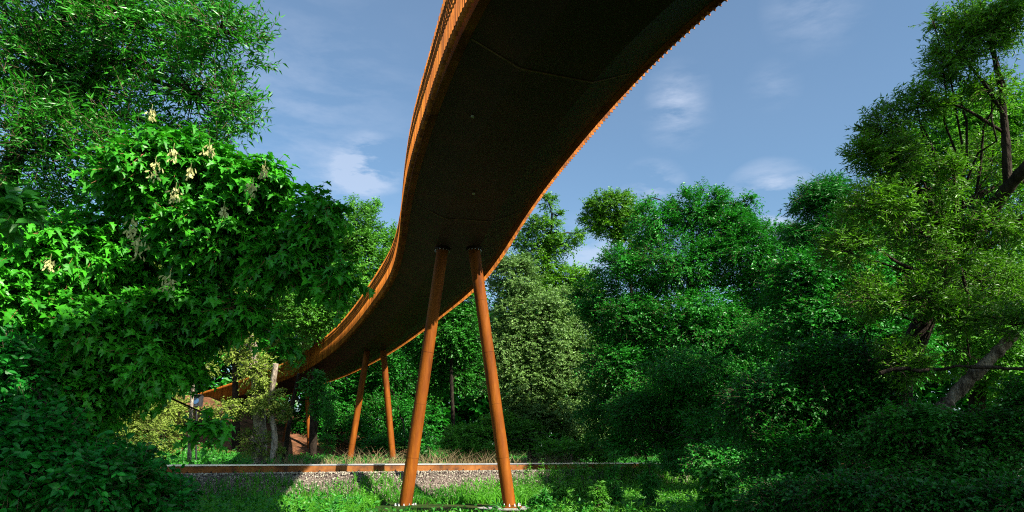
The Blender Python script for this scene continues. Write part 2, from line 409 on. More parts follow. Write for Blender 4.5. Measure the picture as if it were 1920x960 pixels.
# ------------------------------------------------------------------ bridge
CP = np.array([(42, -10, 7.85), (31, -9.8, 7.85), (21.5, -7.8, 7.85), (13.6, -3.9, 7.85), (8.6, -0.2, 7.85), (5.0, 3.0, 7.85), (2.45, 6.3, 7.85), (0.93, 9.4, 7.85), (0.02, 12.5, 7.85), (-0.78, 15.5, 7.85),
               (-1.45, 18.7, 7.85), (-2.05, 21.9, 7.85), (-3.05, 26.0, 7.85), (-4.7, 30.8, 7.85), (-7.05, 37.1, 7.80), (-9.95, 43.8, 7.65), (-14.0, 51.4, 7.40), (-17.9, 57.3, 7.20),
               (-22.6, 63.6, 6.95), (-31.4, 74.4, 6.6), (-40, 84, 6.3), (-50, 95, 6.1)])


def catmull(Pn, step):
    out = []
    Q = np.vstack([2 * Pn[0] - Pn[1], Pn, 2 * Pn[-1] - Pn[-2]])
    for i in range(1, len(Q) - 2):
        a, b, c, d = Q[i - 1:i + 3]
        for t in np.linspace(0, 1, 40, endpoint=False):
            out.append(0.5 * ((2 * b) + (-a + c) * t + (2 * a - 5 * b + 4 * c - d) * t * t + (-a + 3 * b - 3 * c + d) * t ** 3))
    out = np.array(out + [Pn[-1]]); L = np.concatenate([[0], np.cumsum(np.linalg.norm(np.diff(out, axis=0), axis=1))])
    s = np.arange(0, L[-1], step); return np.stack([np.interp(s, L, out[:, k]) for k in range(3)], -1)


CL = catmull(CP, 0.5)
# light smoothing for a clean steel curve
for _ in range(30): CL[1:-1] = CL[1:-1] * .5 + (CL[:-2] + CL[2:]) * .25
bridge = thing('footbridge', 'curving footbridge of rusty weathered steel carried high over the railway on slanted legs', 'footbridge', (-1.6, 20, 0))


def frames(C):
    T = unit(np.gradient(C, axis=0) * np.array([1, 1, 0])); Nn = np.stack([T[:, 1], -T[:, 0], np.zeros(len(T))], -1)   # Nn to the right while walking away
    return T, Nn


def sweep(mb, C, prof, mat=0, closed=True, smooth=False):
    """prof: (lateral, z) list swept along C"""
    T, Nn = frames(C); k = len(prof); pr = np.array(prof, float)
    V = (C[:, None] + pr[None, :, 0:1] * Nn[:, None] + pr[None, :, 1:2] * np.array([0, 0, 1.0])).reshape(-1, 3)
    for j in range(k if closed else k - 1):
        j2 = (j + 1) % k; ii = np.arange(len(C) - 1) * k
        mb.add(V, np.stack([ii + j, ii + j2, ii + k + j2, ii + k + j], -1), mat, smooth=smooth)


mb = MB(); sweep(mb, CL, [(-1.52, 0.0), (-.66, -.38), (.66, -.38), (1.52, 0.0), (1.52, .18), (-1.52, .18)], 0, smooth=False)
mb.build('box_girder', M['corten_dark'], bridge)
for sd in (-1, 1):
    mb = MB(); sweep(mb, CL, [(sd * 1.523, -.004), (sd * 1.68, -.004), (sd * 1.68, .30), (sd * 1.66, .30), (sd * 1.66, .12), (sd * 1.523, .12)])
    mb.build('edge_beam', M['corten_beam'], bridge)
    mb = MB(); sweep(mb, CL, [(sd * 1.62, 1.28), (sd * 1.68, 1.28), (sd * 1.68, 1.33), (sd * 1.62, 1.33)])
    sweep(mb, CL, [(sd * 1.60, .82), (sd * 1.65, .82), (sd * 1.65, .86), (sd * 1.60, .86)])
    mb.build('handrail', M['corten'], bridge)
# soffit seams: weld ribs across the girder at intervals, and a lengthwise one with square patches
T_, N_ = frames(CL)
for yy in (10.2, 17.3, 26.5, 35.5, 44.5, 54, 63):
    idx = int(np.abs(CL[:, 1] - yy).argmin())
    mb = MB(); c = CL[idx]; t = T_[idx]; n = N_[idx]; up = np.array([0, 0, 1.0])
    for (a, b) in (((-1.5, .0), (-.66, -.382)), ((-.66, -.382), (.66, -.382)), ((.66, -.382), (1.5, .0))):
        A = c + n * a[0] + up * a[1]; B = c + n * b[0] + up * b[1]; d = unit(B - A)
        mb.box((A + B) / 2 - np.cross(d, t) * 0, (np.linalg.norm(B - A), .035, .03), 0, np.array([d, t, np.cross(d, t)]))
    mb.build('weld_seam', M['seam'], bridge)
for yy, la in ((12.2, -.95), (15.3, -.2)):
    idx = np.abs(CL[:, 1] - yy).argmin(); c = CL[idx]; n = N_[idx]
    p = c + n * la + np.array([0, 0, -.41 if la > -.6 else -.26]); mb = MB(); tube(mb, [p, p + np.array([0, 0, -.03])], [.035, .035], 12); mb.build('drain_outlet', M['concrete'], bridge)

# fins: radial plates, wide at the foot, tapering to the rail
CF = catmull(CP, 0.05)
for _ in range(400): CF[1:-1] = CF[1:-1] * .5 + (CF[:-2] + CF[2:]) * .25
TF, NF = frames(CF)
EDGE = {}
for sd in (-1, 1):
    E = CF + NF * sd * 1.62; L = np.concatenate([[0], np.cumsum(np.linalg.norm(np.diff(E, axis=0), axis=1))])
    s = np.arange(0, L[-1], 0.125)
    EDGE[sd] = [np.stack([np.interp(s, L, Q[:, k]) for k in range(3)], -1) for Q in (CF, TF, NF)]
finprof = np.array([(1.685, -.07), (1.755, -.07), (1.76, .50), (1.735, 1.40), (1.70, 1.40), (1.695, .62), (1.687, .45), (1.685, .1)])


def fins(mb, idx, sd):
    C, T, Nn = [q[idx] for q in EDGE[sd]]; T = unit(T); Nn = unit(Nn); k = len(finprof); m = len(idx)
    jit = rng.normal(0, .012, (m, 1)); h = np.array([0, 0, 1.0])
    base = C[:, None] + finprof[None, :, 0:1] * sd * Nn[:, None] + finprof[None, :, 1:2] * h + jit[..., None] * h * (finprof[None, :, 1:2] > 1)
    tw = (T + Nn * 0.0); V = np.concatenate([base - tw[:, None] * .007, base + tw[:, None] * .007], 1)
    o = (np.arange(m) * 2 * k)[:, None]
    a = np.arange(k)
    ft = rng.uniform(0, 1, m)
    # plate is concave: cut into quads
    for q in ([0, 1, 2, 7], [7, 2, 5, 6], [5, 2, 3, 4]):
        q = np.array(q); mb.add(V.reshape(-1, 3), np.concatenate([q[::-1][None] + o, q[None] + k + o]), 0, np.concatenate([ft, ft]))
    sides = np.stack([a, (a + 1) % k, (a + 1) % k + k, a + k], -1)
    mb.add(V.reshape(-1, 3), (sides[None] + o[..., None]).reshape(-1, 4), 0, np.repeat(ft, k))


CL0 = EDGE[-1][0]; vis = np.where((CL0[:, 1] > 9.2) & (CL0[:, 1] < 90))[0]
near = vis[:100]
for i_ in near:
    mb = MB(); fins(mb, np.array([i_]), -1); mb.build('fin', M['corten_fin'], bridge)
mb = MB(); rest = np.setdiff1d(np.arange(len(CL0)), near); fins(mb, rest, -1); fins(mb, np.arange(len(EDGE[1][0])), 1)
tag(mb.build('fin', M['corten_fin'], bridge), kind='stuff')
# railing infill: fine mesh of wires between the two rails
for sd in (-1, 1):
    C, T, Nn = EDGE[sd]; mb = MB(); h = np.array([0, 0, 1.0])
    sel = C[:, 1] > 6
    for f in (0.0, .33, .66):
        c0 = (C + T * .125 * f + Nn * sd * 1.615)[sel]
        sticks(mb, c0 + h * .84, c0 + h * 1.30 + T[sel] * .08, .009, .009, 0); sticks(mb, c0 + h * .84, c0 + h * 1.30 - T[sel] * .08, .009, .009, 0)
    mb.build('railing_mesh', M['corten_dark'], bridge)


def leg(base, top, r, bolts=True, ring=True):
    base = np.asarray(base, float); top = np.asarray(top, float)
    mb = MB(); n = 24; pts = base + (top - base) * np.linspace(0, 1, n)[:, None]
    tube(mb, pts, r, 40)
    ob = mb.build('leg', M['corten'], bridge)
    if ring:
        for f in (.17, .37, .57, .78):
            c = base + (top - base) * f; d = unit(top - base); mb = MB()
            tube(mb, [c - d * .006, c + d * .006], r + .003, 40, 0, cap=False); mb.build('weld_ring', M['corten_beam'], ob)
    mb = MB()
    tube(mb, [base + (0, 0, -.05), base + (0, 0, -.01)], .34, 36); mb.build('base_plate', M['corten'], ob)
    if bolts:
        for k in range(12):
            mb = MB(); a = k * math.tau / 12; c = base + np.array([math.cos(a) * .285, math.sin(a) * .285, -.012])
            tube(mb, [c, c + (0, 0, .03), c + (0, 0, .031), c + (0, 0, .075)], [.026, .026, .013, .013], 8)
            mb.build('bolt', M['bolt'], ob)
        mb = MB(); d = unit(top - base); c = top - d * .02
        tube(mb, [c - d * .02, c + d * .03], r + .07, 36)
        mb.build('flange', M['corten_dark'], ob)
        for k in range(14):
            mb = MB(); a = k * math.tau / 14; q = c + np.array([math.cos(a) * (r + .045), math.sin(a) * (r + .045), -.05]); tube(mb, [q, q + (0, 0, .03)], .014, 6)
            mb.build('bolt', M['bolt'], ob)
    return ob


leg((-2.94, 20.0, .05), (-2.13, 20.02, 7.45), .178); leg((-.07, 20.0, .05), (-1.17, 20.02, 7.45), .178)
leg((-9.15, 40, .95), (-8.55, 40.3, 7.40), .18, False); leg((-6.65, 40, .95), (-7.60, 40.2, 7.40), .18, False)
leg((-18.35, 56.5, 1.5), (-17.75, 56.8, 6.85), .19, False); leg((-15.9, 56, 1.5), (-16.7, 56.4, 6.85), .19, False)
# concrete footings
for nm, c, s, lab in (('footing', (-1.5, 20.05, -.15), (4.0, 1.25, .30), 'low grey concrete footing with bolted steel plates under the nearest pair of legs'),
                      ('footing', (-16.9, 56, 1.35), (4.4, 1.4, .5), 'pale concrete footing on red earth under the farthest pair of legs')):
    mb = MB(); mb.box(c, s); mb.box((c[0], c[1], c[2] - .4), (s[0] + .5, s[1] + .5, .5))
    tag(mb.build(nm, M['concrete']), lab, 'footing')


# ------------------------------------------------------------------ trees
def limb(mb, a, b, ra, rb, n=6, sides=6, sag=0.04, wob=0.06, mat=0):
    p = curve(a, b, n, sag, wob); tube(mb, p, np.linspace(ra, rb, n), sides, mat); return p


DENS, SIZE = 3.7, .97


def plant(name, cat, label, trunk, clumps, n, k, leaf, size, mat, L=0.4, bark='bark', sub=14, fill=0.15, subr=0.30, droop=0.25, flat=0.6,
          up=0.25, twig_r=0.004, group=None, sides=6, branch_r=0.05, shell=0.45, trunk_part='trunk', extra=None, inner=True, twigs=1, trunk_bark=None, dens=1.0):
    """trunk: list of (point, radius); clumps: list of (px, py, t, rx_px, ry_px, depth_m[, weight])"""
    base = np.asarray(trunk[0][0], float); n = int(n * DENS * dens); size = size * SIZE; branch_r *= .8
    root = thing(name, label, cat, base, group)
    tb = MB(); cb = MB()
    tp = np.array([p for p, r in trunk], float); tr = np.array([r for p, r in trunk], float)
    # smooth trunk
    if len(tp) > 2:
        u = np.linspace(0, len(tp) - 1, (len(tp) - 1) * 4 + 1)
        Q = catmull(tp, 0.01); LL = np.linspace(0, 1, len(Q)); sel = (np.linspace(0, 1, len(u)) * (len(Q) - 1)).astype(int)
        pp = Q[sel]; rr = np.interp(u, np.arange(len(tp)), tr)
    else: pp, rr = curve(tp[0], tp[1], 6, 0, .02), np.linspace(tr[0], tr[1], 6)
    rr = rr * (1 + .06 * rng.normal(size=len(rr)))
    tube(tb, pp, rr, 12)
    areas = []
    W = []
    for cdef in clumps:
        px, py, t, rx, ry, rd = cdef[:6]; c = P(px, py, t); wgt = cdef[6] if len(cdef) > 6 else 1.0
        R = np.array([rx * t / F_PX, rd, ry * t / F_PX]); R = np.maximum(R - .6 * L, .45 * R); W.append((c, R)); areas.append(wgt * (R[0] * R[2] + .5 * R[1] * (R[0] + R[2])))
    areas = np.array(areas) / sum(areas)
    for (c, R), a in zip(W, areas):
        ni = max(3, int(n * a)); m = max(2, ni // sub)
        d = rnd(m); rad = rng.uniform(shell, 1.12, m) ** .7
        sc_ = c + d * R * rad[:, None] * (1 - subr * .5)
        # limb from the trunk to this clump
        j = np.linalg.norm((pp - c) * np.array([1, 1, 1.0]) + np.array([0, 0, 1.2]) * 0, axis=1)
        low = pp[:, 2] < c[2] + .3 * R[2]; j = np.where(low | (np.arange(len(pp)) > len(pp) * .5), j, 1e9); j = int(j.argmin())
        if inner:
            limb(tb, pp[j], c, min(rr[j] * .7, branch_r * 1.6), branch_r * .7, 7, sides)
            for q in sc_[:26]:
                limb(tb, c + (q - c) * .05, q, branch_r * .5, branch_r * .12, 5, 4, 0.05, .09)
        who = rng.integers(0, m, ni); rs = subr * (R.mean() * .5 + R * .5) * np.array([1, 1, (.65 if flat < 1.05 else .45) if flat >= .9 else 1])
        O = sc_[who] + rnd(ni) * rng.uniform(0.1, 1, (ni, 1)) ** .5 * rs
        f = rng.uniform(size=ni) < fill
        O[f] = (c + rnd(ni) * R * rng.uniform(0, .9, (ni, 1)))[f]
        f2 = rng.uniform(size=ni) < .12; O[f2] = c + (O[f2] - c) * rng.uniform(1.05, 1.32, (f2.sum(), 1))
        D = unit((O - c) / R) + rnd(ni) * .7 + (O - sc_[who]) * .4 + np.array([0, 0, up])
        bt = np.clip(rng.uniform(-.2, .2) + rng.uniform(0, 1, m)[who] * .55 + rng.uniform(0, .5, ni), 0, 1)
        sprays(cb, O, D, L, k, leaf, size, droop, flat, 1.0, bt, twigs, twig_r)
    if extra: extra(tb, cb)
    tb.build(trunk_part, M[trunk_bark or bark], root)
    cb.build('crown', [M[mat], M['twig_red'] if leaf == 'maple' else M['twig']], root)
    return root


def G(x, y, dz=-.1): return np.array([x, y, float(gz(x, y)) + dz])


def at(px, t, dz=-.1):
    """ground point under pixel column px at depth t"""
    p = P(px, 870, t); return G(p[0], p[1], dz)


# --- left: tall tree with narrow leaves (sky shows through)
plant('sweet_chestnut_tree', 'tree', 'tall tree at the upper left with long narrow leaves and sky showing through', 
      [(at(-60, 12), .26), (P(-30, 500, 12), .22), (P(60, 200, 12), .15), (P(150, -80, 12), .08)],
      [(60, 60, 12, 190, 170, 2.2), (250, 40, 11.5, 150, 130, 1.6), (420, 60, 11, 95, 90, 1.0), (360, 180, 11.5, 130, 95, 1.2, .75), (90, 280, 11.5, 170, 130, 1.8),
       (440, 200, 11, 60, 70, .8), (270, 300, 11.5, 120, 100, 1.4), (400, 300, 11, 60, 60, .8), (20, 450, 11, 120, 120, 1.5), (200, -60, 12, 220, 80, 1.8), (150, 160, 12, 150, 90, 1.5)],
      2500, 8, 'lance', .155, 'l_lance', L=.34, sub=12, fill=.3, droop=-.05, flat=.2, up=.5, dens=.75, twig_r=.005, branch_r=.045)


# --- left: sycamore with lobed leaves, reaching in front of the bridge
def syc(tb, cb): pass


SY = plant('sycamore_tree', 'tree', 'broad sycamore at left with large lobed leaves and pale hanging seed bunches',
      [(at(200, 8.2), .15), (P(190, 760, 8.2), .13), (P(230, 600, 8.2), .10), (P(300, 420, 8.2), .06)],
      [(330, 330, 8.2, 140, 80, .9), (480, 350, 7.8, 80, 55, .6), (590, 400, 7.4, 55, 50, .45), (420, 440, 8, 150, 80, .8), (545, 480, 7.5, 85, 60, .5), (650, 520, 7.2, 50, 38, .35),
       (150, 480, 8, 130, 100, .9), (40, 570, 7.5, 90, 110, .7), (200, 620, 7.6, 130, 80, .8), (350, 580, 7.8, 110, 70, .7), (450, 575, 7.4, 60, 40, .45), (520, 635, 7.2, 24, 24, .25), (300, 680, 7.4, 70, 60, .6),
       (190, 740, 7.4, 80, 60, .6), (400, 800, 7.2, 45, 20, .3, .8), (90, 740, 7.2, 100, 90, .7)],
      2300, 6, 'maple', .105, 'l_maple', L=.25, sub=6, fill=.15, droop=.3, flat=.95, twig_r=.0035, branch_r=.014, up=.05, dens=.88)
wing = make_leaf([(0, 0), (.3, .10), (.75, .17), (1, 0)], 0.1, 0.1, 0.5)
LEAF['wing'] = wing
for (px, py, h, t) in [(292, 322, 42, 7.0), (330, 368, 34, 7.0), (264, 462, 58, 6.4), (320, 530, 34, 6.7), (393, 283, 30, 7.2), (497, 322, 24, 7.0), (326, 290, 26, 7.1),
                       (475, 355, 26, 6.9), (358, 325, 22, 7.0), (285, 215, 22, 7.3), (250, 430, 40, 6.5), (420, 395, 18, 6.9), (95, 495, 20, 6.9)]:
    mb = MB(); k = 26; H = h * t / F_PX; t -= .35; top = P(px, py - h / 2, t)
    O = top + np.stack([rng.normal(0, .14, k) * H, rng.normal(0, .14, k) * H, -rng.uniform(0, 1, k) * H * .8], -1)
    X = np.stack([rng.normal(0, .6, k), rng.normal(0, .6, k), -np.ones(k)], -1)
    put_leaves(mb, 'wing', O, X, rnd(k) + np.array([.6, -1.2, .2]), np.full(k, .055), rng.uniform(.3, 1, k)); sticks(mb, [top + (0, 0, .05)], [top - (0, 0, H * .8)], .003, .002, 0)
    mb.build('seed_bunch', M['seed'], SY)

# --- lower left undergrowth
plant('hazel_shrub', 'shrub', 'dark shaded round leaved shrub filling the lower left corner', [(at(60, 6.5), .05), (P(80, 880, 6.5), .03), (P(90, 760, 6.5), .015)],
      [(50, 850, 6.3, 110, 110, .7), (190, 900, 6.2, 110, 75, .6), (310, 930, 6.5, 70, 40, .5), (20, 700, 6.6, 70, 80, .5)], 620, 6, 'oval', .085, 'l_round', L=.22, sub=9, fill=.25, flat=.5, branch_r=.012, twig_r=.003)
plant('alder_branch', 'branch', 'close leafy branch with broad rounded leaves entering at the left edge', [(P(-140, 430, 4.6), .03), (P(-60, 400, 4.6), .018), (P(30, 380, 4.6), .008)],
      [(35, 385, 4.6, 50, 32, .16)], 14, 5, 'oval', .11, 'l_mid', L=.16, sub=4, fill=.2, flat=.6, branch_r=.008, twig_r=.003, trunk_part='stem')
plant('elder_shrub', 'shrub', 'dark shaded shrub beneath the sycamore beside the left end of the rail', [(at(120, 10), .05), (P(120, 890, 10), .03), (P(120, 840, 10), .015)],
      [(240, 880, 10, 60, 50, .7), (120, 850, 10, 80, 60, .8), (60, 900, 10, 120, 60, .8), (310, 925, 9, 50, 24, .4)], 620, 6, 'oval', .10, 'l_round', L=.25, sub=9, fill=.25, branch_r=.015)

# --- beyond the rail, left
plant('hawthorn_shrub', 'shrub', 'sunlit yellow green shrub behind the rail left of the pale slim trunk', [(at(275, 27), .06), (P(280, 780, 27), .04), (P(285, 700, 27), .02)],
      [(280, 740, 27, 55, 75, .9), (300, 820, 26, 42, 40, .8), (240, 800, 27, 50, 60, .9), (330, 640, 28, 50, 50, 1)], 900, 7, 'dot', .10, 'l_yellow', L=.3, sub=12, branch_r=.03)
plant('ivy_clad_tree', 'tree', 'dead grey trunk wrapped in pale sunlit ivy in front of the bridge end', [(at(488, 28, -.2), .34), (P(487, 800, 28), .27), (P(482, 720, 28), .22), (P(474, 650, 28), .17), (P(462, 585, 28), .10)],
      [(470, 620, 27.7, 22, 30, .5), (480, 690, 27.7, 45, 38, .6), (440, 655, 27.7, 40, 26, .5), (500, 745, 27.5, 40, 40, .6), (430, 765, 27.5, 60, 20, .6), (480, 830, 27.5, 40, 36, .5, .6), (410, 610, 28, 40, 26, .5)],
      560, 6, 'dot', .11, 'l_yellow', L=.28, sub=10, fill=.3, bark='bark_pale', branch_r=.05, droop=.4)
plant('broken_tree', 'tree', 'pale broken grey trunk with a snapped top just right of the ivy clad one', [(at(512, 27.5, -.2), .16), (P(515, 820, 27.5), .12), (P(507, 760, 27.5), .10), (P(517, 682, 27.5), .12)],
      [(530, 770, 27.5, 18, 22, .3), (522, 850, 27.5, 16, 14, .3)], 60, 6, 'dot', .10, 'l_yellow', L=.2, sub=5, bark='bark_pale', branch_r=.03)
plant('birch_tree', 'tree', 'slim pale trunk standing behind the rail at the far left', [(at(356, 30), .10), (P(358, 780, 30), .085), (P(363, 700, 30), .07), (P(365, 640, 30), .05)],
      [(365, 600, 30, 40, 30, .8), (385, 690, 30, 30, 16, .5)], 200, 6, 'dot', .11, 'l_yellow', L=.3, sub=8, bark='bark_pale', branch_r=.03)
plant('leaning_sapling', 'tree', 'dark leaning bare trunk between the broken trunk and the farthest bridge legs', [(at(532, 30, -.2), .13), (P(540, 810, 30), .11), (P(552, 740, 30), .09), (P(560, 700, 30), .05)],
      [(588, 718, 30, 28, 24, .6), (602, 755, 30, 20, 30, .5)], 130, 6, 'oval', .12, 'l_mid', L=.3, sub=10, branch_r=.03)
# willowherb like tall plants right of the leg
for (px, t, y0, lab) in ((612, 25.5, 735, 'tall leafy weed standing behind the rail left of the second pair of legs'),):
    plant('tall_weed', 'plant', lab, [(at(px, t), .012), (P(px + 3, 800, t), .01), (P(px + 8, y0, t), .005)], [(px + 2, 830, t, 14, 20, .25), (px + 4, 780, t, 12, 25, .25), (px + 8, 745, t, 10, 16, .2)], 60, 8, 'narrow', .2, 'l_mid', L=.15, sub=6, branch_r=.006, trunk_part='stem', bark='twig')

# --- backdrop trees, left of and behind the bridge
plant('beech_tree', 'tree', 'light green tree rising between the sycamore tip and the bridge curve', [(at(585, 48), .3), (P(600, 600, 48), .22), (P(665, 420, 48), .08)],
      [(672, 430, 48, 55, 55, 2.2), (625, 480, 48, 55, 70, 2.5), (700, 480, 48, 45, 60, 2), (640, 560, 47, 80, 70, 3), (560, 560, 46, 90, 80, 3), (700, 390, 49, 18, 20, .8), (735, 470, 49, 22, 50, 1.3)],
      2300, 9, 'dot', .19, 'l_light', L=.6, sub=14, fill=.15, branch_r=.06, up=.7, subr=.22)
plant('goat_willow_tree', 'tree', 'pale yellowish bushy tree beyond the bridge end behind the sycamore', [(at(440, 50), .3), (P(440, 640, 50), .2), (P(440, 560, 50), .1)],
      [(470, 560, 50, 90, 60, 3), (380, 600, 50, 90, 80, 3), (560, 640, 50, 60, 50, 2), (260, 560, 50, 120, 120, 3), (250, 700, 50, 110, 80, 3), (120, 640, 50, 140, 160, 3), (300, 770, 46, 70, 40, 2.5)], 2200, 8, 'dot', .22, 'l_yellow', L=.6, sub=12, branch_r=.06)
plant('ash_tree', 'tree', 'deep green shady tree behind the second pair of bridge legs', [(at(720, 62), .35), (P(720, 700, 62), .25), (P(720, 600, 62), .1)],
      [(640, 740, 60, 100, 90, 4), (740, 680, 60, 90, 80, 4), (730, 790, 56, 110, 60, 3), (590, 800, 60, 70, 50, 3), (760, 835, 50, 90, 24, 2), (640, 640, 64, 100, 60, 3)], 3000, 8, 'dot', .24, 'l_dark', L=.7, sub=18, branch_r=.08, flat=.9)
plant('lime_tree', 'tree', 'green tree filling the gap between the two front legs', [(at(850, 46), .16), (P(849, 780, 46), .14), (P(846, 700, 46), .12), (P(850, 600, 46), .06)],
      [(850, 620, 47, 70, 60, 2.5), (830, 700, 48, 60, 50, 2.2, .7), (880, 690, 49, 50, 60, 2, .7), (860, 560, 48, 50, 50, 2), (800, 640, 49, 50, 50, 2)], 2000, 8, 'dot', .2, 'l_mid', L=.6, sub=16, branch_r=.07, flat=.9, bark='bark')
plant('bramble_shrub', 'shrub', 'low lit bramble thicket beyond the rail between the front legs', [(at(870, 36), .06), (P(872, 840, 36), .04), (P(875, 810, 36), .02)],
      [(880, 818, 36, 60, 26, 1.2), (935, 800, 37, 45, 34, 1.3), (985, 815, 36, 50, 32, 1.2), (1060, 845, 33, 60, 22, 1.2), (1120, 840, 32, 50, 26, 1.2), (900, 848, 35, 60, 16, 1)], 1000, 8, 'dot', .15, 'l_light', L=.4, sub=12, branch_r=.03)
plant('white_willow_tree', 'tree', 'large greyish pale green willow right of the front legs', [(at(1000, 40), .35), (P(1000, 760, 40), .28), (P(995, 600, 40), .16), (P(985, 500, 40), .06)],
      [(965, 520, 40, 55, 50, 1.8), (1000, 590, 40, 95, 60, 2.4), (960, 640, 39, 60, 50, 1.8), (1040, 660, 39, 75, 70, 2.2), (980, 710, 38.5, 75, 60, 2), (1060, 760, 38, 65, 60, 2), (1000, 780, 38, 60, 50, 1.8), (1060, 580, 41, 55, 45, 1.8), (1110, 800, 38, 50, 50, 1.5), (1095, 690, 39, 45, 60, 1.8), (1090, 600, 41, 35, 50, 1.6)],
      5200, 9, 'dot', .145, 'l_willow', L=.42, sub=16, fill=.12, branch_r=.06, droop=.35, subr=.22)
plant('oak_tree', 'tree', 'dark open crowned tree on the skyline right of the bridge edge', [(at(1000, 70), .4), (P(1010, 600, 70), .35), (P(1030, 480, 70), .2), (P(1035, 400, 70), .1)],
      [(1030, 380, 70, 18, 22, 1.2), (1015, 430, 70, 45, 26, 2.2), (1050, 460, 70, 40, 25, 2), (1000, 470, 70, 35, 22, 2), (1075, 525, 70, 42, 30, 2.4), (1030, 540, 70, 60, 30, 2.4), (1085, 440, 70, 22, 12, 1.4), (975, 450, 70, 20, 18, 1.5), (1045, 405, 70, 14, 16, 1.1), (1100, 545, 70, 40, 35, 2), (1010, 500, 70, 50, 26, 2)], 1100, 8, 'dot', .26, 'l_olive', L=.7, sub=9, branch_r=.13, fill=.1)
plant('oak_tree', 'tree', 'rounded brownish green tree top on the skyline left of the hornbeam', [(at(1190, 72), .4), (P(1185, 560, 72), .3), (P(1165, 470, 72), .17), (P(1145, 400, 72), .08)],
      [(1145, 385, 72, 52, 28, 2.4), (1115, 410, 72, 30, 24, 2), (1175, 415, 72, 32, 24, 2), (1140, 425, 72, 40, 20, 2), (1175, 450, 72, 30, 22, 1.8), (1200, 400, 72, 16, 16, 1.2), (1105, 385, 72, 14, 12, 1.1), (1170, 372, 72, 16, 12, 1.1), (1190, 480, 72, 30, 25, 1.8)], 800, 8, 'dot', .26, 'l_olive', L=.7, sub=10, branch_r=.13, fill=.12)

# --- the large bright tree right of centre
plant('hornbeam_tree', 'tree', 'big dense bright green tree right of centre with glossy small leaves', [(at(1270, 31.2), .38), (P(1275, 780, 31.2), .28), (P(1290, 600, 31.2), .18), (P(1300, 420, 31.2), .06)],
      [(1290, 400, 31.20, 55, 50, 1.82), (1220, 420, 31.20, 50, 50, 1.82), (1340, 385, 31.20, 34, 40, 1.30), (1392, 395, 31.20, 30, 36, 1.04), (1160, 500, 30.55, 55, 42, 1.82), (1260, 500, 30.55, 95, 70, 2.60), (1380, 480, 30.55, 80, 70, 2.47), (1450, 540, 29.90, 65, 65, 2.08),
       (1180, 600, 29.90, 80, 60, 2.34), (1290, 620, 29.25, 110, 80, 2.60), (1400, 640, 28.60, 100, 80, 2.60), (1150, 680, 29.25, 80, 60, 2.08), (1120, 560, 31.20, 55, 50, 1.82), (1130, 760, 29.90, 55, 60, 1.82), (1240, 730, 28.60, 110, 55, 2.34), (1360, 760, 27.95, 110, 70, 2.34), (1190, 810, 29.25, 60, 45, 1.69, .8), (1320, 355, 31.20, 14, 30, 0.39), (1222, 370, 31.20, 16, 26, 0.39), (1400, 370, 31.20, 16, 30, 0.39), (1440, 460, 30.94, 60, 55, 1.69), (1360, 430, 31.20, 60, 50, 1.69), (1480, 620, 29.25, 70, 60, 1.95)],
      8200, 8, 'dot', .13, 'l_horn', L=.5, sub=18, fill=.28, branch_r=.05, flat=.9, subr=.25, droop=.3)
plant('weeping_willow_tree', 'tree', 'small thin crowned willow against the sky between the hornbeam and the big willow', [(at(1560, 21), .16), (P(1560, 700, 21), .13), (P(1555, 500, 21), .09), (P(1545, 380, 21), .03)],
      [(1530, 380, 21, 50, 45, 1), (1560, 360, 21, 45, 35, .9), (1520, 440, 21, 60, 35, 1.1), (1590, 420, 21, 40, 50, .9)], 620, 8, 'narrow', .2, 'l_dark', L=.4, sub=12, fill=.3, branch_r=.035, flat=.1, droop=.3)
plant('hazel_tree', 'tree', 'deep green bushy tree filling in below the small thin crowned willow', [(at(1540, 20), .14), (P(1540, 700, 20), .1), (P(1535, 560, 20), .05)],
      [(1500, 530, 20, 75, 65, 1.3), (1590, 520, 20, 85, 65, 1.3), (1540, 610, 19.5, 110, 80, 1.5), (1640, 640, 19, 110, 90, 1.4), (1560, 700, 18.5, 110, 70, 1.3)], 2300, 8, 'dot', .12, 'l_horn', L=.4, sub=14, branch_r=.035)
plant('maple_tree', 'tree', 'dense rounded green tree behind the big willow at the right edge', [(at(1830, 26), .3), (P(1830, 600, 26), .25), (P(1840, 300, 26), .1)],
      [(1830, 225, 26, 80, 70, 1.8), (1905, 235, 26, 90, 80, 1.8), (1770, 280, 26, 80, 80, 1.8), (1710, 350, 26, 60, 60, 1.6), (1860, 380, 26, 110, 80, 2), (1740, 440, 26, 90, 80, 2), (1900, 520, 26, 90, 90, 2), (1700, 560, 26, 100, 80, 2), (1640, 470, 26, 70, 80, 2), (1800, 620, 25, 130, 90, 2), (1900, 680, 25, 90, 90, 2)],
      4800, 8, 'dot', .14, 'l_light', L=.4, sub=16, branch_r=.05)


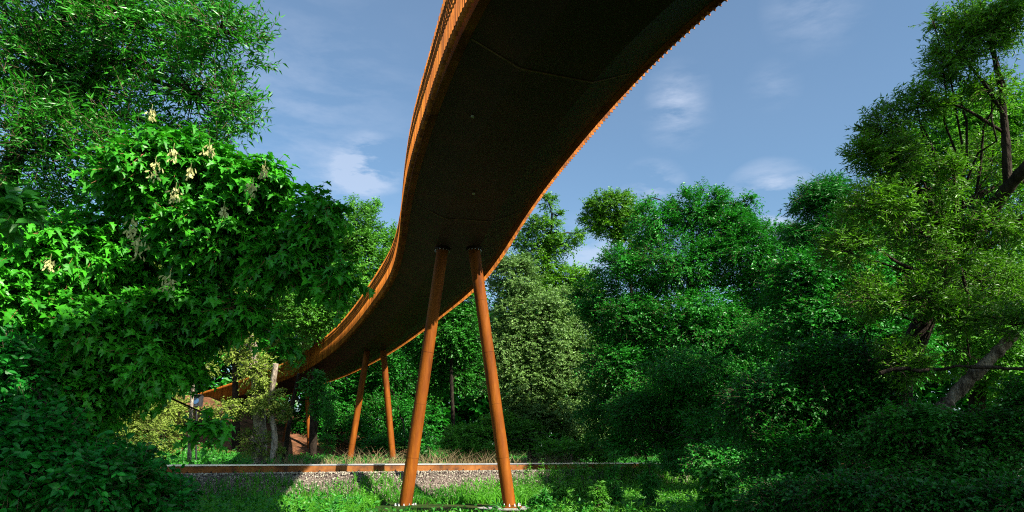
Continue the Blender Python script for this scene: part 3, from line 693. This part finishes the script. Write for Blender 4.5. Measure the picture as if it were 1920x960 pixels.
# --- big willow at right with dark forked limbs
def wil(tb, cb):
    T = 13.0
    def br(pts, rs, sides=9):
        p = np.array([P(a, b, t) for a, b, t in pts]); q = catmull(p, .02); q = q[:: max(1, len(q) // 22)]; tube(tb, q, np.linspace(rs[0], rs[1], len(q)) * (1 + .07 * rng.normal(size=len(q))), sides)
    br([(1775, 500, 13), (1762, 440, 13), (1740, 380, 12.8), (1705, 345, 12.7), (1660, 355, 12.6), (1625, 385, 12.5)], (.12, .03))
    br([(1705, 345, 12.7), (1680, 310, 12.7), (1640, 260, 12.8), (1600, 230, 12.8)], (.05, .012))
    br([(1795, 470, 13), (1840, 420, 12.7), (1880, 365, 12.4), (1935, 300, 12)], (.15, .09))
    br([(1800, 462, 13), (1850, 458, 12.6), (1890, 430, 12.4), (1950, 395, 12)], (.10, .06))
    br([(1780, 480, 13), (1790, 420, 13.2), (1815, 380, 13.3), (1880, 345, 13.4), (1930, 340, 13.4)], (.08, .04))
    br([(1890, 360, 12.4), (1885, 250, 12.5), (1870, 130, 12.6), (1840, 20, 12.7), (1830, -40, 12.7)], (.08, .03))
    br([(1885, 220, 12.5), (1840, 150, 12.6), (1790, 90, 12.6), (1760, 40, 12.6)], (.04, .01))
    br([(1885, 250, 12.5), (1800, 200, 12.6), (1740, 190, 12.7), (1700, 160, 12.7)], (.035, .01))
    br([(1740, 380, 12.8), (1760, 330, 12.8), (1745, 270, 12.8), (1720, 220, 12.8)], (.04, .012))
    br([(1770, 520, 13), (1700, 500, 12.6), (1650, 470, 12.4), (1590, 430, 12.2)], (.05, .01))
    br([(1745, 590, 13), (1690, 560, 12.7), (1640, 520, 12.5), (1610, 490, 12.5)], (.04, .01))
    br([(1800, 500, 13), (1815, 560, 12.8), (1812, 620, 12.8), (1820, 680, 12.8)], (.03, .012))
    for _ in range(90):
        a = P(rng.uniform(1600, 1900), rng.uniform(340, 680), rng.uniform(12, 13.6)); d = rnd(1)[0] * rng.uniform(.3, .9); d[2] -= .25
        limb(tb, a, a + d, .010, .003, 5, 4, .05, .2)


plant('crack_willow_tree', 'tree', 'large willow at the right edge with dark forked limbs and reaching sprays', [(at(1660, 13, -.2), .26), (P(1690, 720, 13), .24), (P(1725, 620, 13), .21), (P(1775, 500, 13), .17), (P(1800, 460, 13), .14)],
      [(1830, 60, 12.6, 75, 60, .7), (1900, 30, 12.4, 60, 60, .7), (1775, 120, 12.7, 55, 45, .6), (1720, 200, 12.8, 60, 40, .6), (1860, 170, 12.6, 60, 40, .6, .6), (1655, 250, 12.8, 55, 50, .6), (1620, 290, 12.7, 38, 36, .45), (1680, 300, 12.6, 60, 50, .7),
       (1640, 390, 12.4, 75, 55, .8, .8), (1730, 430, 12.9, 80, 70, .8, .6), (1590, 470, 12.3, 70, 40, .7, .8), (1860, 300, 13.2, 80, 60, .8, .5), (1850, 540, 13.2, 90, 70, .9, .5), (1640, 560, 12.5, 70, 50, .8, .6), (1690, 680, 12.2, 60, 50, .5), (1810, 590, 12.2, 60, 50, .5), (1905, 610, 11.6, 50, 40, .4), (1870, 420, 12.2, 60, 50, .5, .7), (1790, 330, 12.3, 50, 45, .5, .7), (1740, 560, 12.1, 70, 50, .4), (1785, 480, 12.1, 55, 40, .4, .8), (1750, 40, 12.7, 20, 30, .3)],
      2500, 8, 'lance', .115, 'l_olive', L=.26, sub=12, fill=.2, droop=.0, flat=.2, branch_r=.022, twig_r=.004, extra=wil, up=.35, subr=.36, dens=.85)

# fallen, sunlit leaning trunk
tr = thing('fallen_tree', 'thick sunlit grey brown trunk leaning to the right in the undergrowth', 'tree trunk', tuple(at(1760, 12)))
mb = MB(); p = catmull(np.array([P(1740, 800, 12), P(1795, 735, 12), P(1850, 680, 12), P(1880, 650, 12), P(1905, 622, 12)]), .05)
tube(mb, p, (.125 + .012 * rng.normal(size=len(p))) * np.linspace(1.1, .7, len(p)), 18); mb.build('trunk', M['bark_fallen'], tr)
mb = MB(); limb(mb, P(1650, 700, 11.9), P(1820, 688, 11.7), .04, .02, 8, 7, .03, .04); limb(mb, P(1820, 688, 11.7), P(1960, 690, 11.6), .035, .02, 7, 7, .0, .04); mb.build('side_branch', M['bark'], tr)

# --- right hand undergrowth
shr = [
    ('dark shrub under the hornbeam whose branches hang over the rail end', 1230, 25, [(1190, 770, 25, 65, 50, 1.2), (1270, 815, 25.5, 60, 50, 1.1), (1170, 830, 25, 40, 26, .8), (1280, 740, 25, 90, 60, 1.4), (1285, 868, 22, 60, 28, 1), (1360, 860, 19, 80, 40, 1.2)], 'l_horn', 1900, .085, 'oval'),
    ('shaded shrub below the forked willow trunk', 1480, 13, [(1450, 760, 13.5, 110, 80, 1.1), (1560, 700, 13.5, 100, 80, 1.1), (1500, 860, 12.5, 120, 80, 1), (1620, 760, 13, 90, 80, .9)], 'l_dark', 1900, .08, 'oval'),
    ('leafy shrub with brighter leaves under the leaning trunk at right', 1760, 10.5, [(1720, 800, 10.8, 100, 50, .7), (1850, 830, 10.5, 110, 70, .8), (1800, 900, 10, 120, 60, .7), (1660, 870, 11, 90, 70, .8), (1915, 760, 10.5, 50, 60, .6)], 'l_mid', 1500, .075, 'oval'),
    ('dark shrub in the bottom right corner by the tracks end', 1640, 9, [(1600, 930, 9, 110, 50, .7), (1750, 940, 8.8, 120, 40, .6), (1880, 935, 8.6, 90, 50, .6), (1470, 935, 10, 90, 45, .7)], 'l_dark', 900, .07, 'oval'),
    ('green shrub in front of the hornbeam with layered drooping sprays', 1350, 23, [(1300, 690, 24, 110, 45, 1.4), (1410, 720, 23.5, 120, 55, 1.4), (1370, 800, 22.5, 100, 60, 1.3), (1450, 620, 24, 90, 50, 1.4)], 'l_horn', 1700, .09, 'oval'),
]
for lab, bx, bt, cl_, mt, n, sz, lf in shr:
    c0 = cl_[0]
    plant('shrub', 'shrub', lab, [(at(c0[0] + 40, bt), .03), (P(c0[0], c0[1] + 8, c0[2]), .02)], cl_, n, 7, lf, sz, mt, L=.28, sub=14, fill=.2, branch_r=.025, flat=.9, droop=.3)
plant('maple_sapling', 'shrub', 'small bright lobed leaf sapling low in front of the dark shrubs', [(at(1345, 11.5), .02), (P(1345, 930, 11.5), .015), (P(1345, 890, 11.5), .008)],
      [(1340, 900, 11.5, 34, 26, .3), (1350, 940, 11.3, 42, 24, .3)], 60, 5, 'maple', .11, 'l_mid', L=.18, sub=5, flat=1.0, branch_r=.008, up=.2)


# --- far woodland mass closing the horizon
def forest():
    mb = MB(); n = 7000
    ang = rng.uniform(-.82, .82, n); d = rng.uniform(78, 105, n); x = np.sin(ang) * d; y = np.cos(ang) * d
    px = 960 + x / (y * .93) * F_PX
    hmax = 17 * rng.uniform(0, 1, n) ** .9
    prof = np.interp(px, [0, 400, 600, 780, 900, 1100, 1300, 1900], [1.1, 1.2, 1.25, 1.0, .95, .9, 1.0, 1.1]) * (1 + .12 * np.sin(px / 37) + .1 * np.sin(px / 13.7))
    z = gz(x, y) + hmax * prof
    O = np.stack([x, y, z], -1)
    D = rnd(n) + np.array([0, -.6, .5])
    # each point is a leafy bough
    for rep in range(4):
        sprays(mb, O + rng.normal(0, 1.1, (n, 3)), D + rnd(n) * .7, 1.6, 6, 'dot', 1.0, .2, .7, 1.0, rng.uniform(0, 1, n), None)
    tag(mb.build('distant_woodland', [M['l_dark'], M['twig']]), 'far wooded hillside closing the view behind the bridge', 'woodland', kind='stuff')


forest()


# --- unseen trees, crowns placed sunward of the foreground they shade
def shade(tx, ty, tz, dist, r, lab, n=700):
    """a tree whose crown lies sunward of the target point (tx, ty, tz)"""
    c = np.array([tx, ty, tz]) + np.array(S) * dist
    root = thing('shade_tree', lab, 'tree', tuple(G(c[0], c[1])), 'trees behind the viewer')
    tb = MB(); cb = MB(); tube(tb, curve(G(c[0], c[1]), c, 7, 0, .02), np.linspace(.2, .08, 7), 8)
    m = 60; q = c + rnd(m) * np.array(r) * rng.uniform(.4, 1, (m, 1))
    for z in q[:20]: limb(tb, c - (0, 0, r[2] * .5), z, .05, .01, 5, 4)
    who = rng.integers(0, m, n); O = q[who] + rng.normal(0, .3, (n, 3))
    sprays(cb, O, rnd(n), .45, 8, 'oval', .19, .2, .5, 1, None, 1, .005)
    tb.build('trunk', M['bark'], root); cb.build('crown', [M['l_mid'], M['twig']], root)


shade(6.0, 12, 0.7, 14, (3.2, 2.3, 1.0), 'leafy tree out of view shading the right hand undergrowth', 1500)
shade(9, 12.5, 0.9, 18, (3.2, 3, 1.3), 'second leafy tree out of view shading the right hand undergrowth', 1000)
shade(4.8, 9, 0.7, 11, (3.0, 2.0, 1.0), 'low leafy tree out of view shading the bottom right corner', 1000)
shade(-4.1, 7.8, 1.3, 16, (1.2, 1.2, .5), 'second leafy tree out of view shading the lower left leaves', 600)
shade(-4.8, 8.0, 0.0, 13, (2.2, 2.0, .9), 'leafy tree out of view shading the lower left leaves', 900)
shade(-1.0, 17.5, 0.2, 24, (1.3, 1.0, .6), 'small leafy tree out of view dappling the foot of the right front leg', 170)


# ------------------------------------------------------------------ ground cover
def cover(name, lab, pts, kind, size, mat, k, L, droop=.1, flat=.5, up=1.0, cat='ground cover', twig=None, mats=None):
    mb = MB(); n = len(pts)
    O = np.stack([pts[:, 0], pts[:, 1], gz(pts[:, 0], pts[:, 1]) - .03], -1)
    sprays(mb, O, rnd(n) * .6 + np.array([0, 0, up]), L, k, kind, size, droop, flat, 1.0, None, twig)
    return tag(mb.build(name, mats or [M[mat], M['twig']]), lab, cat, kind='stuff')


def scatter(n, x0, x1, y0, y1, keep=None):
    p = np.stack([rng.uniform(x0, x1, n), rng.uniform(y0, y1, n)], -1)
    nn = (p - RP) @ RN
    if keep is not None: p = p[keep(p, nn)]
    return p


def kill(p, nn):
    foot = (np.abs(p[:, 0] + 1.5) < 2.2) & (p[:, 1] > 15.0) & (p[:, 1] < 20.9)
    return foot


def nlim(p):
    return np.interp((p - RP) @ RD, [-12, -4, -1, .8, 3, 5, 12], [-1.1, -1.05, -1.15, -1.5, -1.4, -.9, -.75])


def lush(p):                                             # patchiness
    return .5 + .5 * np.sin(p[:, 0] * 1.1 + 2 * np.sin(p[:, 1] * .7)) * np.sin(p[:, 1] * 1.3 + p[:, 0] * .6)


# grass blades
def blades(name, lab, p, h, mat, wdt=.012):
    mb = MB(); n = len(p); O = np.stack([p[:, 0], p[:, 1], gz(p[:, 0], p[:, 1]) - .02], -1)
    D = unit(np.array([0, 0, 1.0]) + rng.normal(0, .28, (n, 3))); hh = h * rng.uniform(.5, 1.3, n); side = unit(np.cross(D, rnd(n))) * wdt
    lean = rng.normal(0, .3, (n, 3)) * np.array([1, 1, 0])
    m1 = O + D * hh[:, None] * .55; tip = O + D * hh[:, None] + lean * hh[:, None] - np.array([0, 0, .1]) * hh[:, None]
    V = np.stack([O - side, O + side, m1 + side * .7, m1 - side * .7, tip], 1).reshape(-1, 3); b = (np.arange(n) * 5)[:, None]
    tt = np.clip(lush(p) * .7 + rng.uniform(-.1, .4, n), 0, 1)  # patch tint: natural variation, with darker patches standing in for shade
    mb.add(V, np.array([[0, 1, 2, 3]]) + b, 0, tt); mb2 = np.array([[3, 2, 4]]) + b
    mb.f.append(mb2); mb.m.append(np.zeros(n, np.int32)); mb.sm.append(np.zeros(n, bool)); mb.t.append(tt)
    return tag(mb.build(name, M[mat]), lab, 'grass', kind='stuff')


p = scatter(110000, -11, 9, 9, 30, lambda p, n: (n < nlim(p) + .5 * (lush(p) - .5)) & ~kill(p, n) & (rng.uniform(size=len(p)) < np.clip((p[:, 1] - 8) / 10, .2, 1)))
blades('grass', 'bright green grass in front of the railway embankment', p, .36, 'l_grass')
p = scatter(12000, -11, 10, 12, 31, lambda p, n: (n < nlim(p)) & ~kill(p, n) & (lush(p) > rng.uniform(.2, .8, len(p))) & (p[:, 1] > 14))
cover('weeds', 'leafy green weeds and nettles in front of the railway', p, 'oval', .085, 'l_light', 9, .34)
p = scatter(30000, -30, 22, 26, 60, lambda p, n: (n > 6.5) & (n < 30))
cover('undergrowth', 'low green undergrowth beyond the railway', p, 'dot', .16, 'l_mid', 6, .45)
p = scatter(26000, -14, 6, 20, 34, lambda p, n: (n > 3.5) & (n < 5.6) & (rng.uniform(size=len(p)) < .55) & (p[:, 0] > -8.5) & (p[:, 0] < 3))
blades('dry_reeds', 'upright dry brown reed stalks along the far side of the track', p, .95, 'dry', .014)
p = scatter(5000, -26, -3, 18, 40, lambda p, n: (n > 3.0) & (n < 8))
blades('dry_grass', 'pale dry grass along the far side of the track at left', p, .45, 'dry', .012)

p = scatter(6500, 0.3, 6.5, 14, 28, lambda p, n: (n < -.9) & ~kill(p, n))
cover('meadow_herbs', 'bright leafy herbs on the bank right of the front legs', p, 'lance', .11, 'l_light', 9, .42, up=1.6)
p = scatter(900, -9, 4, 13, 19, lambda p, n: ~kill(p, n))
cover('nettles', 'tall dark green nettles near the bottom edge', p, 'oval', .10, 'l_mid', 10, .45, up=2.0)

# tall individual weeds in the foreground
WL = [(1092, 15.5, 860, 'l_light', 'tall leafy weed in front of the rail right of the right front leg'), (1150, 15, 850, 'l_mid', 'tall narrow leaved weed reaching over the rail left of the dark shrub'),
      (1045, 15, 900, 'l_light', 'medium bright weed at the lower centre right of the right front leg'), (1215, 14.5, 862, 'l_mid', 'feathery weed at the edge of the dark right hand shrubs'),
      (1010, 14, 925, 'l_mid', 'short weed low beside the foot of the right front leg'), (1120, 13.5, 905, 'l_light', 'low bushy weed at the bottom right of centre')]
for px, t, yt, mt, lab in WL:
    hpx = 960 - yt
    plant('tall_weed', 'plant', lab, [(at(px, t), .010), (P(px + 2, 930, t), .008), (P(px + 4, yt, t), .004)],
          [(px, yt + hpx * .75, t, 18, hpx * .22, .22), (px + 2, yt + hpx * .45, t, 15, hpx * .25, .2), (px + 4, yt + hpx * .15, t, 10, hpx * .15, .15)], 46, 8, 'lance', .13, mt, L=.13, sub=6,
          branch_r=.005, trunk_part='stem', bark='twig', group='tall weeds in front of the rail')

# small signal lamp on a post by the bridge end
sg = thing('signal_lamp', 'small dark lamp housing with bluish glass on a post at the left beyond the rail', 'signal lamp', tuple(at(369, 32)))
b0 = at(369, 32); c = P(370, 752, 32)
mb = MB(); tube(mb, [b0, (c[0], c[1], c[2] - .25)], .04, 10); mb.build('post', M['metal_dark'], sg)
mb = MB(); mb.box(c, (.42, .3, .5)); mb.box(c + (0, -.22, .27), (.46, .34, .03)); mb.build('housing', M['metal_dark'], sg)
mb = MB(); tube(mb, [c + (0, -.152, 0), c + (0, -.18, 0)], .14, 24); mb.build('lens', M['lens'], sg)
